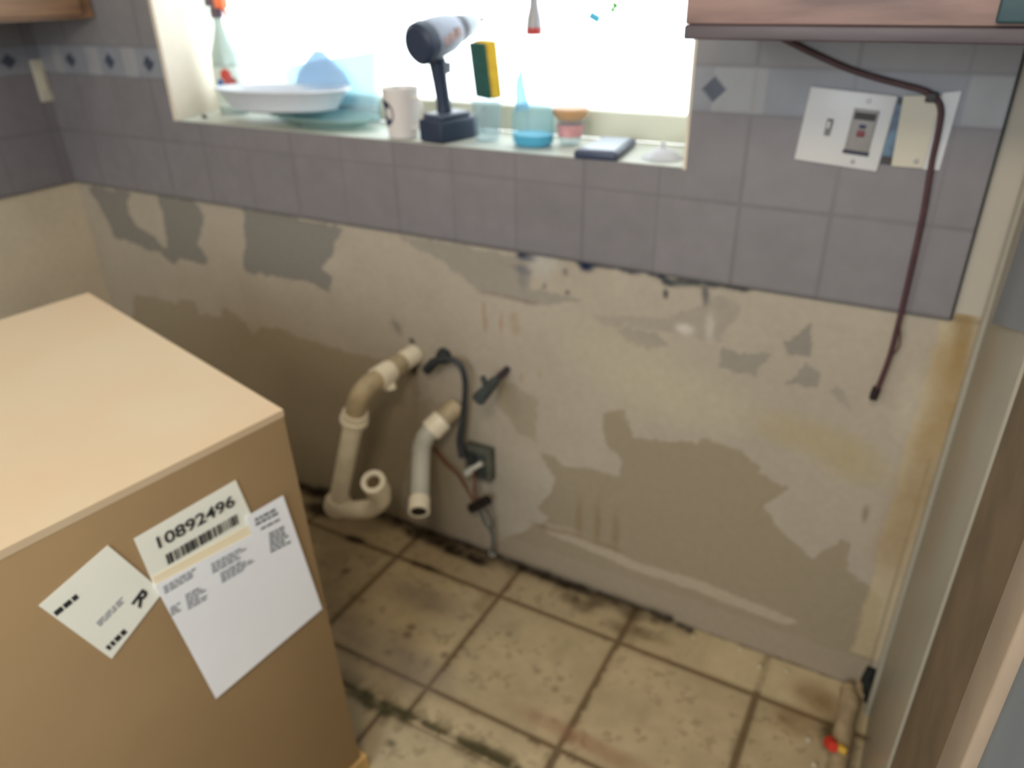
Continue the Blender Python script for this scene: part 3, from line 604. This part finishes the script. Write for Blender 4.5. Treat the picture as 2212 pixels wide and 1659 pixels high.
b = MB(); b.tube(lc([(1.606, -.212, .040), (1.624, -.217, .042)]), [.010, .007], 12, smooth=False); b.build('valve_tag', mat('yellow_plastic', (190, 150, 40), .5, .1, 30), vl, label='yellow valve tag')
hl = MB(); hl.tube([(1.634, -.004, .0), (1.637, -.006, .03), (1.640, -.004, .075)], [.010, .013, .010], 10); hl.tube([(1.646, -.03, .0), (1.643, -.015, .05)], .006, 8)
hl = hl.build('corner_hole_lump', mat('hole_black', (26, 30, 28), .8, .4, 50)); tag(hl, 'black lump standing for the dark hole in right corner between wall and trim', 'dark hole')  # added black lump in place of a dark hole in the corner
crumbs = [(1.596,-0.215),(1.6,-0.179),(1.574,-0.244),(1.551,-0.191),(1.618,-0.213),(1.32,0),(1.366,-0.008),(1.418,-0.043),(1.26,-0.029),(1.477,-0.026)]
mcr = mat('pale_mortar', (190, 178, 150), .9, .2, 60)
for i, (x_, y_) in enumerate(crumbs):
    r_ = random.uniform(.004, .008)
    cr = MB(); rr = bmesh.ops.create_icosphere(cr.bm, subdivisions=2, radius=r_)
    for v in rr['verts']: v.co *= random.uniform(.7, 1.2); v.co.z = v.co.z * .6 + r_ * .6
    cr = cr.build('mortar_crumb', mcr); cr.location = (min(x_, 1.62), min(y_, -.012), -.001)
    tag(cr, 'small pale mortar crumb lying on the floor tile near right corner', 'debris', 'mortar crumbs near the right corner')

# ------------------------------------------------------------------ things on the window sill
ZS = WZ0 + .0005
# mug
m = thing('coffee_mug', 'white coffee mug with a dark round logo left of the drill', 'mug', (.457, .040, ZS), math.radians(200))
prof = [(0, .002), (.028, .0), (.033, .002), (.0415, .102), (.0425, .106), (.0405, .106), (.0395, .102), (.031, .006), (0, .006)]
mmug = mat('white_china', (204, 200, 198), .25, .03, 9)
b = MB(); b.lathe(prof, 32); b.build('cup', mmug, m)
b = MB(); a_ = math.radians(150); ex_ = Vector((math.cos(a_), math.sin(a_), 0))
b.tube([ex_ * .034 + Vector((0, 0, .085)), ex_ * .055 + Vector((0, 0, .085)), ex_ * .064 + Vector((0, 0, .058)), ex_ * .055 + Vector((0, 0, .030)), ex_ * .031 + Vector((0, 0, .022))], .0045, 10); b.build('handle', mmug, m)
b = MB()
pts_ = []
def onmug(th, z, off): r = .033 + (.0415 - .033) * (z - .002) / .098 + off; return Vector((r * math.cos(th), r * math.sin(th), z))
cth = math.radians(330 - 200 - 92); cz = .055; ctr = b.bm.verts.new(onmug(cth, cz, .0009)); rg = [b.bm.verts.new(onmug(cth + math.cos(a) * .024 / .034, cz + math.sin(a) * .028, .0009)) for a in [2 * math.pi * k / 24 for k in range(24)]]
for k in range(24): b.bm.faces.new((ctr, rg[k], rg[(k + 1) % 24]))
b.build('logo', mat('dark_blue_print', (44, 48, 78), .4, .3, 60), m)
# drill, x forward, z up
dr = thing('cordless_drill', 'grey and black cordless drill standing upright on the window sill', 'drill', (.566, .064, ZS), math.radians(79))
mblk = mat('black_tool_plastic', (38, 50, 72), .5, .15, 20); mgry = mat('grey_tool_plastic', (150, 160, 180), .45, .15, 20)
b = MB(); b.box((-.060, -.036, 0), (.062, .036, .046), bev=.006); b.build('battery', mblk, dr)
b = MB(); b.box((-.050, -.031, .046), (.040, .031, .058), bev=.005); b.build('battery_mount', mat('slate_plastic', (70, 80, 98), .4, .1, 20), dr)
b = MB(); b.tube([(-.012, 0, .055), (-.014, 0, .08), (-.020, 0, .12), (-.026, 0, .165)], [.017, .0155, .016, .019], 16); b.build('grip', mblk, dr)
b = MB(); b.tube([(.004, 0, .135), (.006, 0, .158)], .008, 10, smooth=False); b.build('trigger', mgry, dr)
My = Matrix.Rotation(math.pi / 2, 4, 'Y'); Mb = Matrix.Translation((-.085, 0, .195)) @ Matrix.Rotation(math.radians(-11), 4, 'Y')
b = MB(); b.lathe([(0, 0), (.033, .002), (.041, .010), (.043, .028), (.040, .036), (0, .036)], 28, Mb @ My); b.build('motor_cap', mblk, dr)
b = MB(); b.lathe([(0, .035), (.039, .036), (.041, .050), (.038, .095), (.032, .115), (0, .116)], 28, Mb @ My); b.box((.040, -.012, .026), (.075, .012, .040), Mb, bev=.004); b.build('motor_housing', mgry, dr)
b = MB(); b.lathe([(0, .115), (.027, .116), (.029, .128), (.027, .140), (0, .141)], 28, Mb @ My); b.build('clutch_ring', mat('dark_grey_plastic', (84, 90, 102), .4, .1, 20), dr)
b = MB(); b.lathe([(0, .140), (.023, .141), (.024, .160), (.018, .180), (.010, .190), (0, .191)], 24, Mb @ My); b.build('chuck', mat('chuck_metal', (150, 156, 162), .35, .1, 20, metal=.5), dr)
b = MB(); b.lathe([(0, .190), (.004, .190), (.004, .205), (.006, .206), (.004, .215), (0, .216)], 12, Mb @ My); b.build('drill_bit', MT['screw_metal'], dr)
b = MB()
for i in range(3): b.box((.046 + i * .018, -.0412, -.012 + .004 * i), (.060 + i * .018, -.037, .006 + .004 * i), Mb)
b.build('side_badge', mat('pale_pink_badge', (176, 150, 150), .5, .3, 60), dr)
# clear glass with sponge
gl = thing('drinking_glass', 'clear drinking glass holding a sponge, right of the drill', 'glass', (.654, .080, ZS), math.radians(-75))
mgl = mat('clear_glass', (200, 215, 222), .06, trans=(.84, (240, 246, 248)))
b = MB(); b.lathe([(0, .002), (.022, .0), (.026, .004), (.033, .085), (.0345, .088), (.0315, .085), (.0235, .010), (0, .010)], 28); b.build('glass_body', mgl, gl)
b = MB(); b.tube([(.031, 0, .070), (.046, 0, .066), (.048, 0, .040), (.028, 0, .024)], .004, 8); b.build('glass_handle', mgl, gl)
sp = thing('kitchen_sponge', 'yellow and dark green sponge standing upright in the glass', 'sponge', (.656, .080, ZS + .092), math.radians(60))
Ms = Matrix.Rotation(math.radians(-6), 4, 'Y')
b = MB(); b.box((-.004, -.030, -.004), (.022, .030, .108), Ms, bev=.005); b.build('foam', mat('yellow_sponge', (214, 178, 56), .9, .2, 90, bump=.6), sp)
b = MB(); b.box((-.013, -.030, -.002), (-.0045, .030, .106), Ms, bev=.003); b.build('scouring_pad', mat('green_pad', (38, 84, 76), .95, .2, 90), sp)
# blue soap bottle: clear body, blue liquid, tall spout
bt_ = thing('soap_bottle', 'squat clear bottle with blue liquid and tall spout right of the sponge', 'bottle', (.772, .070, ZS))
b = MB(); b.lathe([(0, .0), (.038, .0), (.044, .006), (.046, .03), (.046, .060), (.040, .078), (.020, .086), (0, .087)], 32, sx=1, sy=.8); b.build('bottle_body', mat('pale_blue_plastic', (190, 225, 240), .2, .1, 8, trans=(.84, (226, 244, 250))), bt_)
b = MB(); b.lathe([(0, .002), (.0365, .002), (.0425, .008), (.0445, .024), (0, .025)], 32, sx=1, sy=.8); b.build('liquid', mat('turquoise_liquid', (20, 190, 220), .3, .1, 8, trans=(.3, (30, 200, 230))), bt_)
b = MB(); b.tube([(-.024, .0, .07), (-.028, .0, .10), (-.030, .0, .125), (-.026, 0, .148)], [.016, .012, .009, .002], 14); b.build('spout', mat('pale_blue_cap', (170, 210, 230), .3, .1, 8, trans=(.5, (200, 230, 245))), bt_)
# little jar with orange lid
jr = thing('spice_jar', 'small clear jar with an orange brown lid and pink label', 'jar', (.838, .112, ZS))
b = MB(); b.lathe([(0, .001), (.020, .0), (.023, .004), (.027, .040), (.028, .052), (0, .053)], 26); b.build('jar_body', mgl, jr)
b = MB(); b.lathe([(.0256, .018), (.0282, .042), (.0287, .042), (.0261, .018)], 26); b.build('label', mat('pink_label', (204, 150, 154), .5, .2, 60), jr)
b = MB(); b.lathe([(0, .050), (.026, .050), (.037, .062), (.0385, .070), (.036, .074), (0, .075)], 26); b.build('lid', mat('orange_brown_lid', (190, 150, 110), .5, .1, 20), jr)
# shallow tray
tr = thing('soap_tray', 'flat black tray with a pale grey top at the sill edge', 'tray', (.943, .052, ZS), math.radians(6))
b = MB(); b.poly([(-.044, -.066, 0), (.044, -.066, 0), (.040, .095, 0), (-.032, .095, 0)], (0, 0, 1), .016); bmesh.ops.bevel(b.bm, geom=list(b.bm.edges), offset=.005, segments=3, profile=.5, affect='EDGES')
b.build('tray_base', mat('navy_plastic', (52, 62, 88), .4, .1, 20), tr)
b = MB(); b.poly([(-.036, -.056, .0162), (.036, -.056, .0162), (.031, .080, .0162), (-.026, .080, .0162)], (0, 0, 1), .0025); b.build('tray_top', mat('pale_blue_grey', (160, 172, 190), .3, .1, 20), tr)
# clear plastic dome / suction piece
dm = thing('clear_plastic_lid', 'small clear plastic lid lying at the right end of the sill', 'lid', (1.060, .060, ZS))
b = MB(); b.lathe([(0, .030), (.004, .030), (.005, .020), (.018, .016), (.034, .006), (.040, .001), (.038, .0), (.032, .003), (.016, .012), (0, .014)], 26); b.build('lid_shell', mat('milky_plastic', (216, 218, 226), .3, .05, 20, trans=(.35, (225, 228, 232))), dm)
dm2 = dm  # one piece
# stacked dishes at the left
gb = thing('glass_baking_dish', 'green tinted glass dish under the white bowl on the sill', 'dish', (.185, .085, ZS))
b = MB(); b.lathe([(0, .003), (.090, .0), (.108, .005), (.140, .020), (.158, .024), (.157, .027), (.138, .024), (.104, .010), (0, .008)], 40, sx=1.05, sy=.50); b.build('dish_body', mat('green_glass', (176, 200, 198), .12, .05, 9, trans=(.55, (214, 232, 230))), gb)
wbw = thing('white_oval_dish', 'long white oval dish stacked on the glass dish, tilted', 'dish', (.058, .082, ZS + .0285))
Mt = Matrix.Rotation(math.radians(-1.5), 4, 'Y')
b = MB(); b.lathe([(0, .002), (.120, .0), (.165, .008), (.200, .048), (.214, .052), (.213, .057), (.196, .053), (.160, .014), (0, .008)], 44, Mt, sx=1.0, sy=.44); b.build('dish_body', mat('white_ceramic', (206, 214, 224), .3, .04, 8), wbw)
# plastic containers behind
ct = thing('plastic_container', 'pale clear plastic container standing behind the white dish', 'container', (.135, .188, ZS))
mcl = mat('cloudy_plastic', (214, 234, 240), .3, .05, 10, trans=(.5, (214, 238, 245)))
b = MB(); b.poly([(-.150, -.008, .04), (.135, -.008, .04), (.150, -.008, .165), (.120, -.008, .160), (-.13, -.008, .125), (-.155, -.008, .105)], (0, 1, 0), .02); b.build('container_body', mcl, ct)
b = MB(); b.box((-.15, -.010, 0), (.135, .014, .0395), bev=.004); b.build('container_base', mcl, ct)
fb = MB(); fb.lathe([(.072, .0), (.060, .030), (.030, .062), (.012, .080), (.0, .081), (.0, .078), (.010, .077), (.028, .060), (.058, .029), (.070, .0)], 30, sx=1.25, sy=.35)
fb = fb.build('upturned_funnel', mat('blue_plastic_cone', (200, 220, 236), .35, .05, 10, trans=(.66, (220, 234, 245)))); fb.location = (.135, .150, ZS + .0855)
tag(fb, 'pale blue cone shaped plastic lid resting on the white dish', 'lid')
# spray bottle at the left jamb
sb = thing('spray_bottle', 'clear spray bottle with orange trigger by the left window jamb', 'bottle', (-.196, .150, ZS), math.radians(0))
mclr = mat('cloudy_clear_plastic', (186, 200, 196), .25, .08, 10, trans=(.35, (205, 218, 212)))
b = MB(); b.lathe([(0, .0), (.040, .0), (.044, .006), (.043, .120), (.040, .150), (.026, .180), (.014, .215), (.013, .235), (0, .236)], 28, sx=1, sy=.7); b.build('bottle_body', mclr, sb)
b = MB(); b.lathe([(.0445, .02), (.0442, .120), (.0449, .120), (.0453, .02)], 28, sx=1, sy=.71); lb_ = b.build('label', mat('pale_label', (204, 214, 206), .5, .1, 20), sb)
def patch(parent, th0, z0, w_, h_, m_, nm):
    b = MB(); cv = b.bm.verts.new((.0462 * math.cos(th0), .0462 * .72 * math.sin(th0), z0)); rg = [b.bm.verts.new((.0462 * math.cos(th0 + math.cos(a) * w_), .0462 * .72 * math.sin(th0 + math.cos(a) * w_), z0 + math.sin(a) * h_)) for a in [2 * math.pi * k / 14 for k in range(14)]]
    for k in range(14): b.bm.faces.new((cv, rg[k], rg[(k + 1) % 14]))
    b.build(nm, m_, parent)
for th, z_, w_, h_, cc in ((-60, .100, .35, .016, (190, 70, 60)), (-45, .075, .45, .022, (170, 80, 80)), (-85, .078, .22, .013, (50, 100, 180)), (-35, .045, .5, .014, (240, 150, 70))):
    patch(lb_, math.radians(th), z_, w_, h_, mat('label_print_%d_%d' % (cc[0], cc[1]), cc, .5, .2, 60), 'label_print')
b = MB(); b.lathe([(0, .236), (.016, .236), (.016, .258), (.012, .262), (0, .262)], 20); b.box((-.030, -.010, .262), (.030, .010, .290), bev=.004); b.build('trigger_head', mat('dark_purple_plastic', (84, 66, 80), .4, .1, 20), sb)
b = MB(); b.box((.006, -.012, .258), (.036, .012, .284), bev=.004); b.tube([(.024, 0, .262), (.034, 0, .245), (.036, 0, .222)], .005, 8); b.build('trigger', mat('orange_plastic', (240, 120, 70), .4, .1, 20), sb, label='orange trigger')
# small shelf inside the window, right side, with its oddments
sh = MB(); sh.box((.69, .150, 1.306), (WX1 - .001, .203, 1.310)); sh = sh.build('glass_shelf', mat('shelf_glass', (240, 248, 250), .05, trans=(.92, (248, 252, 252)))); tag(sh, 'thin clear glass shelf across the right half of the window', 'shelf')
bo = thing('sauce_bottle', 'small bottle with a red foot band standing high in the window', 'bottle', (.722, .172, 1.3102))
b = MB(); b.lathe([(0, .0), (.016, .0), (.0175, .003), (.0175, .014), (0, .014)], 20); b.build('foot_band', mat('red_foot', (170, 60, 60), .4, .1, 20), bo, label='red band at the foot')
b = MB(); b.lathe([(.0175, .0141), (.016, .03), (.010, .055), (.008, .10), (.009, .11), (0, .112)], 20); b.build('bottle_body', mat('smoky_bottle', (150, 150, 156), .3, .1, 20), bo)
pg = MB(); pg.box((-.012, -.005, .030), (.012, .005, .044), Matrix.Rotation(math.radians(25), 4, 'Y'), bev=.003); pg.tube([(0, 0, .0), (0, 0, .034)], .0015, 8, smooth=False); pg.lathe([(0, 0), (.012, 0), (.012, .002), (0, .002)], 16)
pg = pg.build('blue_clip', mat('sky_blue_plastic', (80, 180, 220), .4, .1, 20)); pg.location = (.842, .178, 1.3102); tag(pg, 'tiny blue clip on a stand in the upper window', 'clip')
rc = MB(); rc.lathe([(0, 0), (.012, 0), (.013, .004), (.013, .05), (.008, .06), (.008, .07), (0, .07)], 18); rc = rc.build('red_canister', mat('red_tin', (220, 60, 50), .4, .1, 20)); rc.location = (1.068, .172, 1.3102)
tag(rc, 'small red canister on the glass shelf beside the right wall cabinet', 'canister')
pt = thing('hanging_plant', 'hanging plant with green leaves trailing into the top of the window', 'plant', (.925, .176, 1.46))
b = MB(); b.lathe([(0, .0), (.030, .0), (.042, .05), (.044, .054), (0, .054)], 20, sy=.55); b.build('pot', mat('white_pot', (235, 235, 230), .4, .05, 20), pt)
b = MB(); b.tube([(0, 0, .05), (0, 0, .489)], .002, 8, smooth=False); b.build('cord', mat('plant_cord', (180, 170, 150), .8, .1, 40), pt)
b = MB()
for i in range(46):
    side = -1 if i % 2 else 1; f_ = random.random()
    x_ = side * (.020 + .018 * random.random()) ; z_ = -.104 + f_ * .14; a = random.uniform(0, 6.28)
    M_ = Matrix.Translation((x_, random.uniform(-.008, .008), z_)) @ Matrix.Rotation(a, 4, 'Z') @ Matrix.Rotation(random.uniform(.2, 1.2), 4, 'Y')
    b.lathe([(0, -.0006), (.009, 0), (0, .0006)], 8, M_, sx=1.0, sy=.6)
b.build('foliage', mat('leaf_green', (90, 190, 60), .6, .2, 30), pt)
b = MB()
for sg in (-1, 1): b.tube([(sg * .01, 0, .05), (sg * .044, 0, .06), (sg * .034, 0, .0), (sg * .030, 0, -.085)], .0012, 6)
b.build('stems', mat('stem_green', (70, 130, 50), .6, .2, 30), pt)
cu_ = MB(); cu_.lathe([(0, 0), (.016, 0), (.018, .004), (.018, .10), (.010, .118), (.008, .14), (0, .14)], 22, sx=1, sy=1); cu_ = cu_.build('squeeze_bottle', mat('white_cream_plastic', (236, 226, 210), .4, .1, 20)); cu_.location = (1.098, .165, ZS)
tag(cu_, 'white squeeze bottle in the right corner of the sill', 'bottle')
# dark stone chip on the left of the sill
bc = MB(); bc.tube([(-.012, .004, .005), (.0, 0, .006), (.012, -.003, .005)], [.003, .005, .003], 8); bc = bc.build('dark_chip', mat('dark_chip_plastic', (70, 60, 70), .6, .2, 40)); bc.location = (-.195, .045, ZS)
tag(bc, 'tiny dark chip on the left corner of the window sill', 'chip')
